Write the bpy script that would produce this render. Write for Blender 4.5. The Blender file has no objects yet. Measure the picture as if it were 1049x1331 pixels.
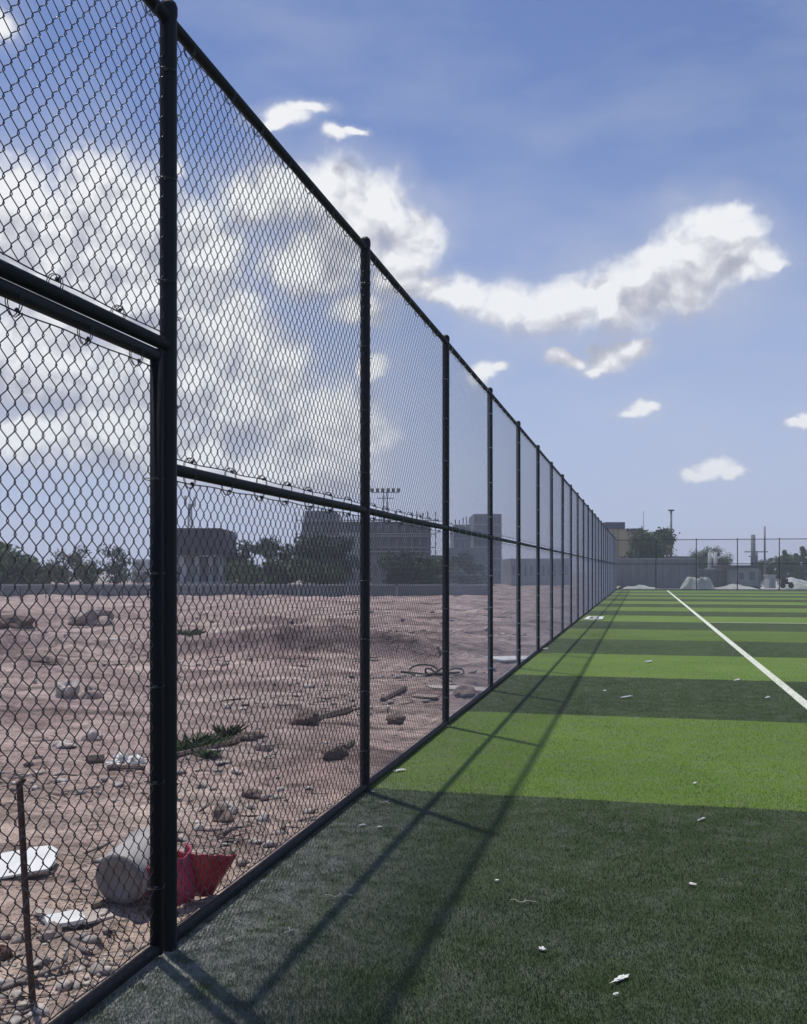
import bpy, math, random
import numpy as np
from mathutils import Vector, Matrix, noise as mnoise
random.seed(7); rng = np.random.default_rng(7)
sc = bpy.context.scene
C = sc.collection
# ------------------------------------------------------------------ camera
F_PX, W_PX, H_PX = 1280.0, 1049.0, 1331.0
HOR, VPX = 740.0, 834.0
TH = math.atan((VPX - W_PX/2)/F_PX)
CAM = Vector((0, 0, 1.6))
R_ = Vector((math.cos(TH), math.sin(TH), 0)); F_ = Vector((-math.sin(TH), math.cos(TH), 0)); U_ = Vector((0, 0, 1))
cd = bpy.data.cameras.new('camera'); cam = bpy.data.objects.new('camera', cd); C.objects.link(cam)
cd.sensor_fit = 'HORIZONTAL'; cd.sensor_width = 36; cd.lens = 36*F_PX/W_PX
cd.shift_y = (HOR - H_PX/2)/W_PX; cd.clip_start = .05; cd.clip_end = 3000
cam.location = CAM; cam.rotation_euler = (math.pi/2, 0, TH)
sc.camera = cam
def at(px, py, Z):                       # a point seen at a photo pixel, Z metres in front
    return CAM + Z*(F_ + R_*((px - W_PX/2)/F_PX) + U_*((HOR - py)/F_PX))
def gnd(px, py, z=0.0):
    return at(px, py, (CAM.z - z)*F_PX/(py - HOR))
# ------------------------------------------------------------------ helpers
def tag(o, label=None, cat=None, group=None, kind=None):
    if label: o['label'] = label
    if cat: o['category'] = cat
    if group: o['group'] = group
    if kind: o['kind'] = kind
    return o
def empty(name, loc, rz=0.0):
    o = bpy.data.objects.new(name, None); C.objects.link(o); o.empty_display_size = .2
    o.location = loc; o.rotation_euler = (0, 0, rz); return o
class MB:
    def __init__(s): s.v = []; s.f = []; s.m = []
    def add(s, vs, fs, mi=0):
        b = len(s.v); s.v += [tuple(v) for v in vs]; s.f += [tuple(b+i for i in f) for f in fs]; s.m += [mi]*len(fs); return s
    def box(s, c, d, rz=0, mi=0, rx=0, ry=0):
        M = Matrix.Rotation(rz, 3, 'Z') @ Matrix.Rotation(ry, 3, 'Y') @ Matrix.Rotation(rx, 3, 'X'); c = Vector(c)
        vs = [c + M @ Vector((d[0]/2*a, d[1]/2*b, d[2]/2*e)) for a in (-1, 1) for b in (-1, 1) for e in (-1, 1)]
        return s.add(vs, [(0,1,3,2),(4,6,7,5),(0,4,5,1),(2,3,7,6),(0,2,6,4),(1,5,7,3)], mi)
    def tube(s, pts, r, n=8, cap=True, mi=0):
        pts = [Vector(p) for p in pts]; rs = r if isinstance(r, (list, tuple)) else [r]*len(pts)
        vs = []; up = None
        for i, p in enumerate(pts):
            t = (pts[min(i+1, len(pts)-1)] - pts[max(i-1, 0)])
            t = t.normalized() if t.length > 1e-9 else Vector((0, 0, 1))
            if up is None: up = Vector((1, 0, 0)) if abs(t.x) < .8 else Vector((0, 1, 0))
            a = (up - t*up.dot(t)).normalized(); b = t.cross(a); up = a
            vs += [p + rs[i]*(a*math.cos(2*math.pi*k/n) + b*math.sin(2*math.pi*k/n)) for k in range(n)]
        fs = [(i*n+k, i*n+(k+1) % n, (i+1)*n+(k+1) % n, (i+1)*n+k) for i in range(len(pts)-1) for k in range(n)]
        if cap: fs += [tuple(range(n-1, -1, -1)), tuple(range((len(pts)-1)*n, len(pts)*n))]
        return s.add(vs, fs, mi)
    def lathe(s, prof, n=20, M=None, mi=0, amax=2*math.pi):
        full = amax > 6.28; m = n if full else n+1
        vs = [Vector((r*math.cos(amax*k/n), r*math.sin(amax*k/n), z)) for r, z in prof for k in range(m)]
        if M: vs = [M @ v for v in vs]
        fs = [(i*m+k, i*m+(k+1) % m, (i+1)*m+(k+1) % m, (i+1)*m+k) for i in range(len(prof)-1) for k in range(n)]
        return s.add(vs, fs, mi)
    def rock(s, c, r, seed, sub=1, flat=.7, mi=0, rough=.35, stretch=(1, 1)):
        vs, fs = ICO[sub]; o = Vector((seed*3.7, seed*1.3, seed*.7)); out = []
        A = Matrix.Rotation(seed*2.1, 3, 'Z')
        for v in vs:
            k = 1 + rough*mnoise.noise(v*1.3+o)*1.6 + rough*.4*mnoise.noise(v*3.1+o)
            q = A @ Vector((v.x*k*stretch[0], v.y*k*stretch[1], v.z*k*flat))
            out.append(Vector(c) + q*r)
        return s.add(out, fs, mi)
    def build(s, name, mat, parent=None, loc=None, smooth=False, origin=None):
        me = bpy.data.meshes.new(name)
        vs = s.v
        if origin is not None: o = Vector(origin); vs = [tuple(Vector(v)-o) for v in vs]
        me.from_pydata(vs, [], s.f); 
        for m in (mat if isinstance(mat, (list, tuple)) else [mat]): me.materials.append(m)
        if any(s.m): me.polygons.foreach_set('material_index', s.m)
        if smooth: me.polygons.foreach_set('use_smooth', [True]*len(me.polygons))
        me.update()
        ob = bpy.data.objects.new(name, me); C.objects.link(ob)
        if origin is not None: ob.location = origin
        if loc is not None: ob.location = loc
        if parent: ob.parent = parent
        return ob
import bmesh
ICO = {}
for sub in (1, 2, 3):
    bm = bmesh.new(); bmesh.ops.create_icosphere(bm, subdivisions=sub, radius=1)
    ICO[sub] = ([v.co.copy() for v in bm.verts], [tuple(v.index for v in f.verts) for f in bm.faces]); bm.free()
def dup(o, parent=None):
    c = o.copy(); C.objects.link(c); c.parent = parent
    for ch in list(o.children): dup(ch, c)
    return c
def bulk(name, verts, quads, mat, k=4):
    me = bpy.data.meshes.new(name); nv = len(verts); nf = len(quads)
    me.vertices.add(nv); me.vertices.foreach_set('co', np.asarray(verts, np.float32).ravel())
    me.loops.add(nf*k); me.loops.foreach_set('vertex_index', np.asarray(quads, np.int32).ravel())
    me.polygons.add(nf); me.polygons.foreach_set('loop_start', np.arange(0, nf*k, k, dtype=np.int32))
    me.update(calc_edges=True); me.materials.append(mat)
    return me
# numpy value noise
_T = rng.random((256, 256))
def vn(x, y):
    xi = np.floor(x).astype(int); yi = np.floor(y).astype(int); fx = x-xi; fy = y-yi
    fx = fx*fx*(3-2*fx); fy = fy*fy*(3-2*fy)
    g = lambda a, b: _T[a & 255, b & 255]
    return (g(xi, yi)*(1-fx)+g(xi+1, yi)*fx)*(1-fy)+(g(xi, yi+1)*(1-fx)+g(xi+1, yi+1)*fx)*fy
def fbm(x, y, o=4):
    r = 0; a = .5
    for i in range(o): r = r + a*(vn(x*2**i+17.3*i, y*2**i+9.1*i)-.5); a *= .5
    return r
# ------------------------------------------------------------------ materials
def mat(name):
    m = bpy.data.materials.new(name); m.use_nodes = True; nt = m.node_tree
    return m, nt, nt.nodes['Principled BSDF']
def N(nt, t, **k):
    n = nt.nodes.new(t)
    for a, b in k.items(): setattr(n, a, b)
    return n
def ramp(nt, fac, stops, interp='LINEAR'):
    r = N(nt, 'ShaderNodeValToRGB'); r.color_ramp.interpolation = interp
    e = r.color_ramp.elements
    while len(e) < len(stops): e.new(.5)
    for i, (p, c) in enumerate(stops):
        e[i].position = p; e[i].color = (c[0], c[1], c[2], 1) if isinstance(c, tuple) else (c, c, c, 1)
    nt.links.new(fac, r.inputs[0]); return r.outputs[0]
def nz(nt, vec, scale, detail=4, rough=.55, dist=0):
    n = N(nt, 'ShaderNodeTexNoise'); n.inputs['Scale'].default_value = scale; n.inputs['Detail'].default_value = detail
    n.inputs['Roughness'].default_value = rough; n.inputs['Distortion'].default_value = dist
    nt.links.new(vec, n.inputs['Vector']); return n.outputs[0]
def M_(nt, op, a, b=None, c=None, clamp=False):
    n = N(nt, 'ShaderNodeMath', operation=op); n.use_clamp = clamp
    for i, q in enumerate((a, b, c)):
        if q is None: continue
        if isinstance(q, (int, float)): n.inputs[i].default_value = q
        else: nt.links.new(q, n.inputs[i])
    return n.outputs[0]
def mix(nt, fac, a, b, bt='MIX'):
    n = N(nt, 'ShaderNodeMix', data_type='RGBA', blend_type=bt)
    for i, q in ((0, fac), (6, a), (7, b)):
        if isinstance(q, (int, float)): n.inputs[i].default_value = q
        elif isinstance(q, tuple): n.inputs[i].default_value = (*q, 1)
        else: nt.links.new(q, n.inputs[i])
    return n.outputs[2]
def bump(nt, h, st, dist, bs, prev=None):
    b = N(nt, 'ShaderNodeBump'); b.inputs['Strength'].default_value = st; b.inputs['Distance'].default_value = dist
    nt.links.new(h, b.inputs['Height'])
    if prev: nt.links.new(prev, b.inputs['Normal'])
    if bs: nt.links.new(b.outputs[0], bs.inputs['Normal'])
    return b.outputs[0]
def simple(name, col, rough=.7, var=.25, scale=6, metal=0, bmp=0.0, spec=.5, bscale=40, coord='Object', col2=None):
    m, nt, bs = mat(name)
    tc = N(nt, 'ShaderNodeTexCoord').outputs[coord]
    f = nz(nt, tc, scale, 5, .6)
    c2 = col2 or tuple(min(1, x*(1+var)) for x in col); c1 = col if col2 else tuple(x*(1-var) for x in col)
    nt.links.new(ramp(nt, f, [(.3, c1), (.7, c2)]), bs.inputs['Base Color'])
    bs.inputs['Roughness'].default_value = rough; bs.inputs['Metallic'].default_value = metal
    bs.inputs['Specular IOR Level'].default_value = spec
    if bmp: bump(nt, nz(nt, tc, bscale, 4), .6, bmp, bs)
    return m
STRIPE0, STRIPE = 6.95, 4.0
def turf_mat(name, blade=False):
    m, nt, bs = mat(name)
    tc = N(nt, 'ShaderNodeTexCoord').outputs['Object']
    sp = N(nt, 'ShaderNodeSeparateXYZ'); nt.links.new(tc, sp.inputs[0])
    wob = nz(nt, tc, 2.2, 3)
    y = M_(nt, 'MULTIPLY_ADD', wob, .10, sp.outputs[1])
    fr = M_(nt, 'FRACT', M_(nt, 'DIVIDE', M_(nt, 'SUBTRACT', y, STRIPE0+.05), 2*STRIPE))
    light = M_(nt, 'LESS_THAN', fr, .5)
    n1 = nz(nt, tc, .7, 5, .6); n2 = nz(nt, tc, 60 if not blade else 25, 3, .7); n3 = nz(nt, tc, 5, 4, .7)
    a = ramp(nt, n1, [(.3, (.032, .058, .016)), (.7, (.054, .086, .026))])
    b = ramp(nt, n1, [(.3, (.102, .176, .026)), (.7, (.142, .222, .040))])
    col = mix(nt, light, a, b)
    if blade: col = mix(nt, 1.0, col, (2.25, 2.1, 2.0), 'MULTIPLY'); col.node.clamp_result = False
    # roll to roll tone
    row = M_(nt, 'FLOOR', M_(nt, 'DIVIDE', M_(nt, 'SUBTRACT', y, STRIPE0+.05), STRIPE))
    wn = N(nt, 'ShaderNodeTexWhiteNoise', noise_dimensions='1D'); nt.links.new(row, wn.inputs['W'])
    tone = M_(nt, 'MULTIPLY_ADD', wn.outputs[0], .3, .85)
    col = mix(nt, 1.0, col, tone, 'MULTIPLY')
    # fibre speckle
    sx = N(nt, 'ShaderNodeCombineXYZ')
    v = M_(nt, 'MULTIPLY_ADD', n2, .6, .70)
    col = mix(nt, 1.0, col, v, 'MULTIPLY')
    # dust and rubber crumb in patches
    dmask = M_(nt, 'MULTIPLY', ramp(nt, n3, [(.46, 0.0), (.66, 1.0)]), ramp(nt, nz(nt, tc, 90, 2), [(.42, 0.0), (.7, 1.0)]))
    foot = M_(nt, 'MULTIPLY', ramp(nt, M_(nt, 'MULTIPLY_ADD', sp.outputs[0], 1.0, 2.0), [(0.05, 1.0), (.5, .5), (1.0, 0.05)]), ramp(nt, M_(nt, 'MULTIPLY', sp.outputs[1], .1), [(.3, 1.0), (.75, .12)]))
    grey = M_(nt, 'MULTIPLY', ramp(nt, nz(nt, tc, 2.2, 5, .65), [(.38, .05), (.62, 1.0)]), ramp(nt, M_(nt, 'MULTIPLY_ADD', sp.outputs[0], .38, .76), [(.0, .7), (1.0, .03)]))
    grey = M_(nt, 'MULTIPLY', grey, ramp(nt, M_(nt, 'MULTIPLY', sp.outputs[1], .1), [(.35, 1.0), (.75, .1)]))
    col = mix(nt, grey, col, (.085, .095, .092) if not blade else (.15, .165, .16))
    fn = M_(nt, 'MULTIPLY', foot, ramp(nt, nz(nt, tc, 9, 4, .7), [(.36, .1), (.6, 1.0)]))
    col = mix(nt, fn, col, (.42, .43, .40))
    dmask = M_(nt, 'MULTIPLY', dmask, .8)
    col = mix(nt, dmask, col, (.20, .21, .19))
    nt.links.new(col, bs.inputs['Base Color'])
    bs.inputs['Roughness'].default_value = .62 if blade else .85
    bs.inputs['Specular IOR Level'].default_value = .35 if blade else .15
    if not blade:
        st = N(nt, 'ShaderNodeMapping'); st.inputs['Scale'].default_value = (1, .45, 1); nt.links.new(tc, st.inputs[0])
        bump(nt, nz(nt, st.outputs[0], 130, 3, .7), .8, .02, bs)
    return m
m_turf = turf_mat('turf'); m_blade = turf_mat('turf_blade', True)
m_post = simple('dark_coated_steel', (.006, .0075, .012), .5, .35, 3, spec=.22, bmp=.0006, bscale=60)
m_rail = simple('dark_coated_rail', (.007, .009, .014), .6, .3, 4, spec=.12)
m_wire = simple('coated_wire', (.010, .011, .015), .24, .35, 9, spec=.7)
m_veil = simple('painted_veil_wire', (.30, .33, .40), .45, .2, 9, spec=.6)  # same coated wire, with the pale sheen of distant mesh painted into its colour
m_veil_half = simple('half_veil_wire', (.055, .06, .072), .3, .35, 9, spec=.8)  # in-between copy of the coated wire, part of that pale sheen in its colour
m_line = simple('white_turf_line', (.66, .70, .58), .8, .22, 14, bmp=.01, bscale=120)
def dirt_mat():
    m, nt, bs = mat('site_dirt')
    tc = N(nt, 'ShaderNodeTexCoord').outputs['Object']
    a = nz(nt, tc, .55, 6, .6, .6)
    col = ramp(nt, a, [(.28, (.27, .195, .17)), (.43, (.43, .325, .285)), (.58, (.54, .425, .36)), (.75, (.68, .575, .46))])
    b = nz(nt, tc, 4.5, 6, .65, .3)
    sp0 = N(nt, 'ShaderNodeSeparateXYZ'); nt.links.new(tc, sp0.inputs[0])
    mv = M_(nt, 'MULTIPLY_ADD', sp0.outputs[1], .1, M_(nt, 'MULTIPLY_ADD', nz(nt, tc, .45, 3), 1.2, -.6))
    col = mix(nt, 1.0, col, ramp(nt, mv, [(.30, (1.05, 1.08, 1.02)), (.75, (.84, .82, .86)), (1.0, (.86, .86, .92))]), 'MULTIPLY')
    lg = N(nt, 'ShaderNodeMapping'); lg.inputs['Scale'].default_value = (.10, .55, 1); lg.inputs['Rotation'].default_value = (0, 0, .18); nt.links.new(tc, lg.inputs[0])
    col = mix(nt, 1.0, col, ramp(nt, nz(nt, lg.outputs[0], 1.6, 6, .68, .8), [(.34, .42), (.46, .85), (.57, 1.05), (.67, 1.4)]), 'MULTIPLY')
    l2 = N(nt, 'ShaderNodeMapping'); l2.inputs['Scale'].default_value = (.35, 2.6, 1); l2.inputs['Rotation'].default_value = (0, 0, .12); nt.links.new(tc, l2.inputs[0])
    col = mix(nt, 1.0, col, ramp(nt, nz(nt, l2.outputs[0], 1.3, 6, .7, .5), [(.34, .6), (.48, 1.0), (.66, 1.25)]), 'MULTIPLY')
    col = mix(nt, 1.0, col, ramp(nt, b, [(.28, .52), (.5, 1.0), (.75, 1.18)]), 'MULTIPLY')
    st = N(nt, 'ShaderNodeMapping'); st.inputs['Scale'].default_value = (.5, 1.6, 1); st.inputs['Rotation'].default_value = (0, 0, .3)
    nt.links.new(tc, st.inputs[0])
    v = N(nt, 'ShaderNodeTexVoronoi', feature='DISTANCE_TO_EDGE'); v.inputs['Scale'].default_value = 4.5
    wv = N(nt, 'ShaderNodeVectorMath', operation='MULTIPLY_ADD')
    nn = N(nt, 'ShaderNodeTexNoise'); nn.inputs['Scale'].default_value = 3.5; nn.inputs['Detail'].default_value = 5
    nt.links.new(st.outputs[0], nn.inputs['Vector']); nt.links.new(nn.outputs[1], wv.inputs[0]); wv.inputs[1].default_value = (.5, .5, .5)
    nt.links.new(st.outputs[0], wv.inputs[2]); nt.links.new(wv.outputs[0], v.inputs['Vector'])
    crack = ramp(nt, v.outputs[0], [(0.0, .0), (.035, 1.0)])
    cmask = M_(nt, 'MULTIPLY', M_(nt, 'SUBTRACT', 1.0, crack), ramp(nt, nz(nt, tc, 2.3, 3), [(.42, 0.0), (.56, 1.0)]))
    col = mix(nt, M_(nt, 'MULTIPLY', cmask, .9), col, (.06, .048, .045))
    sp2 = N(nt, 'ShaderNodeSeparateXYZ'); nt.links.new(tc, sp2.inputs[0])
    for (off, kx, wd) in ((13.6, .22, .24), (15.3, .22, .24), (24.0, -.12, .35), (26.2, -.12, .35), (9.2, .5, .16)):
        u = M_(nt, 'SUBTRACT', M_(nt, 'SUBTRACT', sp2.outputs[1], off), M_(nt, 'MULTIPLY', sp2.outputs[0], kx))
        u = M_(nt, 'ADD', u, M_(nt, 'MULTIPLY_ADD', nz(nt, tc, .35, 2), 2.4, -1.2))
        u = M_(nt, 'ADD', u, M_(nt, 'MULTIPLY_ADD', nz(nt, tc, 6, 2), .22, -.11))
        tm = ramp(nt, M_(nt, 'DIVIDE', M_(nt, 'ABSOLUTE', u), wd), [(.6, 1.0), (1.0, 0.0)])
        tm = M_(nt, 'MULTIPLY', tm, ramp(nt, nz(nt, tc, 1.1, 3), [(.38, .15), (.58, 1.0)]))
        col = mix(nt, M_(nt, 'MULTIPLY', tm, .5), col, (.13, .095, .082))
    g = nz(nt, tc, 34, 3, .7)
    col = mix(nt, 1.0, col, ramp(nt, g, [(.3, .55), (.5, 1.0), (.72, 1.35)]), 'MULTIPLY')
    nt.links.new(col, bs.inputs['Base Color']); bs.inputs['Roughness'].default_value = .93
    bs.inputs['Specular IOR Level'].default_value = .15
    h1 = bump(nt, b, .9, .10, None)
    h2 = bump(nt, M_(nt, 'MULTIPLY_ADD', cmask, -.6, g), .8, .03, bs, h1)
    return m
m_dirt = dirt_mat()
def rub_mat(name, lo, hi):
    m, nt, bs = mat(name)
    at_ = N(nt, 'ShaderNodeAttribute', attribute_name='tone').outputs['Fac']
    tc = N(nt, 'ShaderNodeTexCoord').outputs['Object']
    c = ramp(nt, at_, [(0.0, lo), (.6, tuple((a+b)/2 for a, b in zip(lo, hi))), (1.0, hi)])
    c = mix(nt, 1.0, c, ramp(nt, nz(nt, tc, 25, 4), [(.3, .7), (.7, 1.2)]), 'MULTIPLY')
    nt.links.new(c, bs.inputs['Base Color']); bs.inputs['Roughness'].default_value = .9
    return m
m_rub = rub_mat('rubble', (.17, .14, .13), (.62, .57, .52))
m_stone_w = simple('pale_stone', (.44, .39, .355), .85, .2, 9, bmp=.01)
m_stone = simple('grey_stone', (.31, .25, .225), .9, .35, 7, bmp=.012)
m_stone_d = simple('dark_clod', (.15, .112, .095), .95, .35, 8, bmp=.012)
m_white = simple('white_board', (.70, .71, .70), .7, .12, 5, bmp=.003)
m_foam = simple('white_plastic', (.36, .34, .335), .6, .15, 4)
m_lid = simple('grey_lid', (.165, .15, .148), .5, .2, 5)
m_rust = simple('rusty_steel', (.075, .038, .028), .8, .4, 20, bmp=.002)
m_wood = simple('weathered_wood', (.13, .105, .085), .85, .35, 14, bmp=.004)
m_pink = simple('pink_plastic', (.46, .05, .11), .42, .2, 6)
m_red = simple('red_plastic', (.42, .035, .05), .42, .2, 6)
m_weed = simple('weed_leaf', (.05, .085, .025), .7, .4, 12)
m_paper = simple('paper_scrap', (.78, .77, .73), .7, .08, 20)
m_twig = simple('pale_twig', (.45, .42, .35), .8, .2, 20)
m_conc = simple('grey_concrete', (.30, .315, .32), .85, .2, .8, bmp=.01, bscale=8)
m_conc_d = simple('dark_concrete', (.17, .185, .195), .85, .2, .6, bmp=.01, bscale=8)
m_dkc = simple('stained_concrete', (.085, .09, .095), .9, .45, 1.2)
m_sand = simple('pale_spoil', (.34, .37, .34), .95, .2, .9, bmp=.03, bscale=6)
m_tan = simple('tan_cladding', (.44, .35, .21), .8, .10, .3)
m_tand = simple('tan_cladding_joint', (.22, .20, .17), .8, .1, .3)
m_navy = simple('navy_cladding', (.040, .040, .075), .6, .2, .5)
m_glass = simple('dark_window_glass', (.03, .04, .05), .15, .2, 1)
m_glassf = simple('far_window', (.11, .12, .14), .3, .5, .35)
m_bld_w = simple('pale_render_wall', (.42, .43, .44), .8, .12, .5)
m_steel = simple('galvanised_steel', (.17, .18, .20), .5, .2, 3, metal=.3)
m_black = simple('black_steel', (.02, .022, .026), .6, .3, 3)
m_roofd = simple('dark_slate_roof', (.055, .05, .065), .75, .25, 1.2, bmp=.02, bscale=5)
m_bark = simple('bark', (.07, .055, .042), .9, .3, 6, bmp=.02, bscale=12)
def leaf_mat(name, lo, hi, sc_=1.2):
    m, nt, bs = mat(name)
    tc = N(nt, 'ShaderNodeTexCoord').outputs['Object']
    t = N(nt, 'ShaderNodeAttribute', attribute_name='tone').outputs['Fac']
    f = M_(nt, 'MULTIPLY_ADD', t, .5, M_(nt, 'MULTIPLY', nz(nt, tc, sc_, 3), .6))
    nt.links.new(ramp(nt, f, [(.2, lo), (.8, hi)]), bs.inputs['Base Color'])
    bs.inputs['Roughness'].default_value = .75; bs.inputs['Specular IOR Level'].default_value = .2
    return m
m_leafs = [leaf_mat('leaf_mid', (.040, .070, .032), (.11, .165, .065)), leaf_mat('leaf_dark', (.030, .048, .036), (.075, .11, .07)),
           leaf_mat('leaf_dry', (.06, .065, .05), (.14, .15, .10)), leaf_mat('leaf_pale', (.09, .12, .09), (.20, .25, .17))]
# ------------------------------------------------------------------ setting: ground
def sheet(name, x0, x1, y0, y1, z, m, nx=1, ny=1):
    b = MB(); vs = [(x0+(x1-x0)*i/nx, y0+(y1-y0)*j/ny, z) for i in range(nx+1) for j in range(ny+1)]
    b.add(vs, [(i*(ny+1)+j, (i+1)*(ny+1)+j, (i+1)*(ny+1)+j+1, i*(ny+1)+j+1) for i in range(nx) for j in range(ny)])
    return tag(b.build(name, m), kind='structure')
FX, Y0, S = -1.938, 3.80, 3.035
YF = Y0 + 25*S                               # far fence line
m_far = simple('far_ground_dirt', (.25, .225, .20), .95, .25, .05)
sheet('ground', -890, 890, -90, 1490, -.30, m_far, 6, 6)
sheet('turf', -1.968, 60, -8, YF - .05, 0, m_turf)
# base strip of the turf: thickness down to the ground
EDGE = MB(); EDGE.box((FX-.034, (YF-8)/2, -.157), (.010, YF+8, .29)); tag(EDGE.build('turf_edge_kerb', m_conc_d), kind='structure')
# white lines, 4 mm proud
sheet('pitch_side_line', 1.83, 1.95, -6, YF - 3.2, .004, m_line)
sheet('pitch_cross_line', 1.954, 58, 30.93, 31.03, .004, m_line)
sheet('pitch_end_line', 9.0, 58, YF-5.2, YF-5.08, .004, m_line)
# dirt terrain -------------------------------------------------
def terrain(x, y):
    x = np.asarray(x, float); y = np.asarray(y, float)
    s = np.clip((-1.95 - x), 0, None)
    d = np.hypot(x, y)
    h = -.02 + .16*fbm(x*.6, y*.6, 3) + .07*fbm(x*2.3+5, y*2.3, 3) + .035*fbm(x*8, y*8+3, 3)
    big = np.clip((d-9)/10, 0, 1)
    r = 1-np.abs(2*(vn(x*.10+.13*y+4.2, y*.17+2.1)+.25*(vn(x*.7, y*.7)-.5))-1)     # long ridges
    h += big*(.05*(np.clip(r, 0, 1)**3) + .12*fbm(x*.25, y*.3, 4) + .30*fbm(x*.7, y*1.6, 5)) - big*.03
    # long cut bank crossing the site
    u = y - (17.5 + .22*(x+8)) + 1.6*(vn(x*.35, y*0+3.3)-.5) + .12*(vn(x*2.1, y*0+8.3)-.5)
    h += .42*np.exp(-np.clip(u, 0, None)/3.0)*(1/(1+np.exp(-np.clip(u*20, -40, 40))))*np.clip((-x-2.6)/1.5, 0, 1)*(.5+vn(x*.3+2, y*.1))
    u2 = y - (27 + .1*(x+10)) + 2.2*(vn(x*.22+7, y*0+1.3)-.5)
    h += .22*np.exp(-np.clip(u2, 0, None)/4)*(1/(1+np.exp(-np.clip(u2*14, -40, 40))))*(.4+vn(x*.2+9, y*.1))*np.clip((-x-3)/4, 0, 1)
    return np.where(s < .35, h*np.clip(s/.35, .1, 1) - .02, h)
def tz(x, y): return float(terrain(np.array([x]), np.array([y]))[0])
xs = np.concatenate([np.arange(0, 4.5, .03), 4.5*np.exp(np.linspace(0, math.log(90/4.5), 220))[0:]])
ys = np.concatenate([np.arange(1.0, 12, .03), 12*np.exp(np.linspace(0, math.log(105/12), 420))])
X, Y = np.meshgrid(-1.966 - xs, ys, indexing='ij'); Zt = terrain(X, Y)
nx_, ny_ = X.shape
idx = np.arange(nx_*ny_).reshape(nx_, ny_)
q = np.stack([idx[:-1, :-1], idx[:-1, 1:], idx[1:, 1:], idx[1:, :-1]], -1).reshape(-1, 4)
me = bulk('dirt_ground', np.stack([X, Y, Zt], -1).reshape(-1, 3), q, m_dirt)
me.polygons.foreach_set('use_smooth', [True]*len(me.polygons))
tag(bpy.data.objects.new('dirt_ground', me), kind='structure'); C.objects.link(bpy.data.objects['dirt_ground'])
def gt(px, py):                               # pixel -> point on the dirt
    p = gnd(px, py)
    for _ in range(8):
        z = tz(p.x, p.y); p = gnd(px, py, z*.7 + p.z*.3 if _ else z)
    p.z = tz(p.x, p.y); return p
# rubble (uncountable small stones)
def rubble(n):
    vs, fs = ICO[1]; vs = np.array([list(v) for v in vs]); fs = np.array(fs)
    V = []; Fc = []; T = []
    cl = 0
    for i in range(n):
        u = rng.random()
        Zd = 3.0*math.exp(u*math.log(38/3.0))
        px = rng.uniform(-120, 834)
        p = at(px, HOR, Zd)
        if p.x > -2.06: continue
        dens = vn(np.array([p.x*.9]), np.array([p.y*.9]))[0]
        if rng.random() > max(0, dens-.25)**2*3.4: continue
        r = (.004 + .026*rng.random()**5.5)*(1+Zd*.075)
        t = .2+.8*rng.random()**1.1
        sc3 = rng.uniform(.6, 1.3, 3)*np.array([1, 1, .5])
        if rng.random() < .3: sc3 = np.array([rng.uniform(2, 5), .28, .22]); t = .15*rng.random()
        w = vs*(1+.5*rng.standard_normal((len(vs), 1)))*sc3*r
        a = rng.random()*6.28; ca, sa = math.cos(a), math.sin(a)
        w = np.stack([w[:, 0]*ca-w[:, 1]*sa, w[:, 0]*sa+w[:, 1]*ca, w[:, 2]], -1)
        V.append(w + np.array([p.x, p.y, tz(p.x, p.y)+r*.25])); Fc.append(fs+cl); cl += len(vs); T += [t]*len(vs)
    me = bulk('rubble', np.concatenate(V), np.concatenate(Fc), m_rub, 3)
    a = me.attributes.new('tone', 'FLOAT', 'POINT'); a.data.foreach_set('value', T)
    o = bpy.data.objects.new('rubble', me); C.objects.link(o)
    tag(o, 'small loose stones and clods scattered over the bare dirt', 'rubble', kind='stuff')
rubble(20000)
# turf blades near the camera
def blades(n):
    Zb = 2.8*np.exp(rng.random(n)**1.15*math.log(24/2.8)); px = rng.uniform(-420, 1330, n)
    lat = Zb*(px-W_PX/2)/F_PX
    x = Zb*F_.x + lat*R_.x; y = Zb*F_.y + lat*R_.y
    keep = x > -1.95; x = x[keep]; y = y[keep]; n = len(x)
    h = rng.uniform(.008, .017, n)*(1+.5*(vn(x*3, y*3)-.5)); h = np.where(rng.random(n) < .012, h*1.7, h)
    a = rng.random(n)*6.28; lean = rng.uniform(.2, 1.1, n); b = rng.random(n)*6.28
    w = rng.uniform(.0009, .0017, n)
    dx, dy = np.cos(a)*w, np.sin(a)*w
    lx, ly = np.cos(b)*lean*h*.8, np.sin(b)*lean*h*.8
    z0 = np.full(n, -.001)
    v = np.stack([np.stack([x-dx, y-dy, z0], -1), np.stack([x+dx, y+dy, z0], -1),
                  np.stack([x+lx*.4+dx*.8, y+ly*.4+dy*.8, h*.6], -1), np.stack([x+lx, y+ly, h], -1)], 1).reshape(-1, 3)
    q = np.arange(n*4).reshape(n, 4)
    me = bulk('turf_pile', v, q, m_blade)
    o = bpy.data.objects.new('turf_pile', me); C.objects.link(o)
    tag(o, 'short green plastic blades of the artificial turf', 'artificial turf', kind='stuff')
blades(720000)
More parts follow.
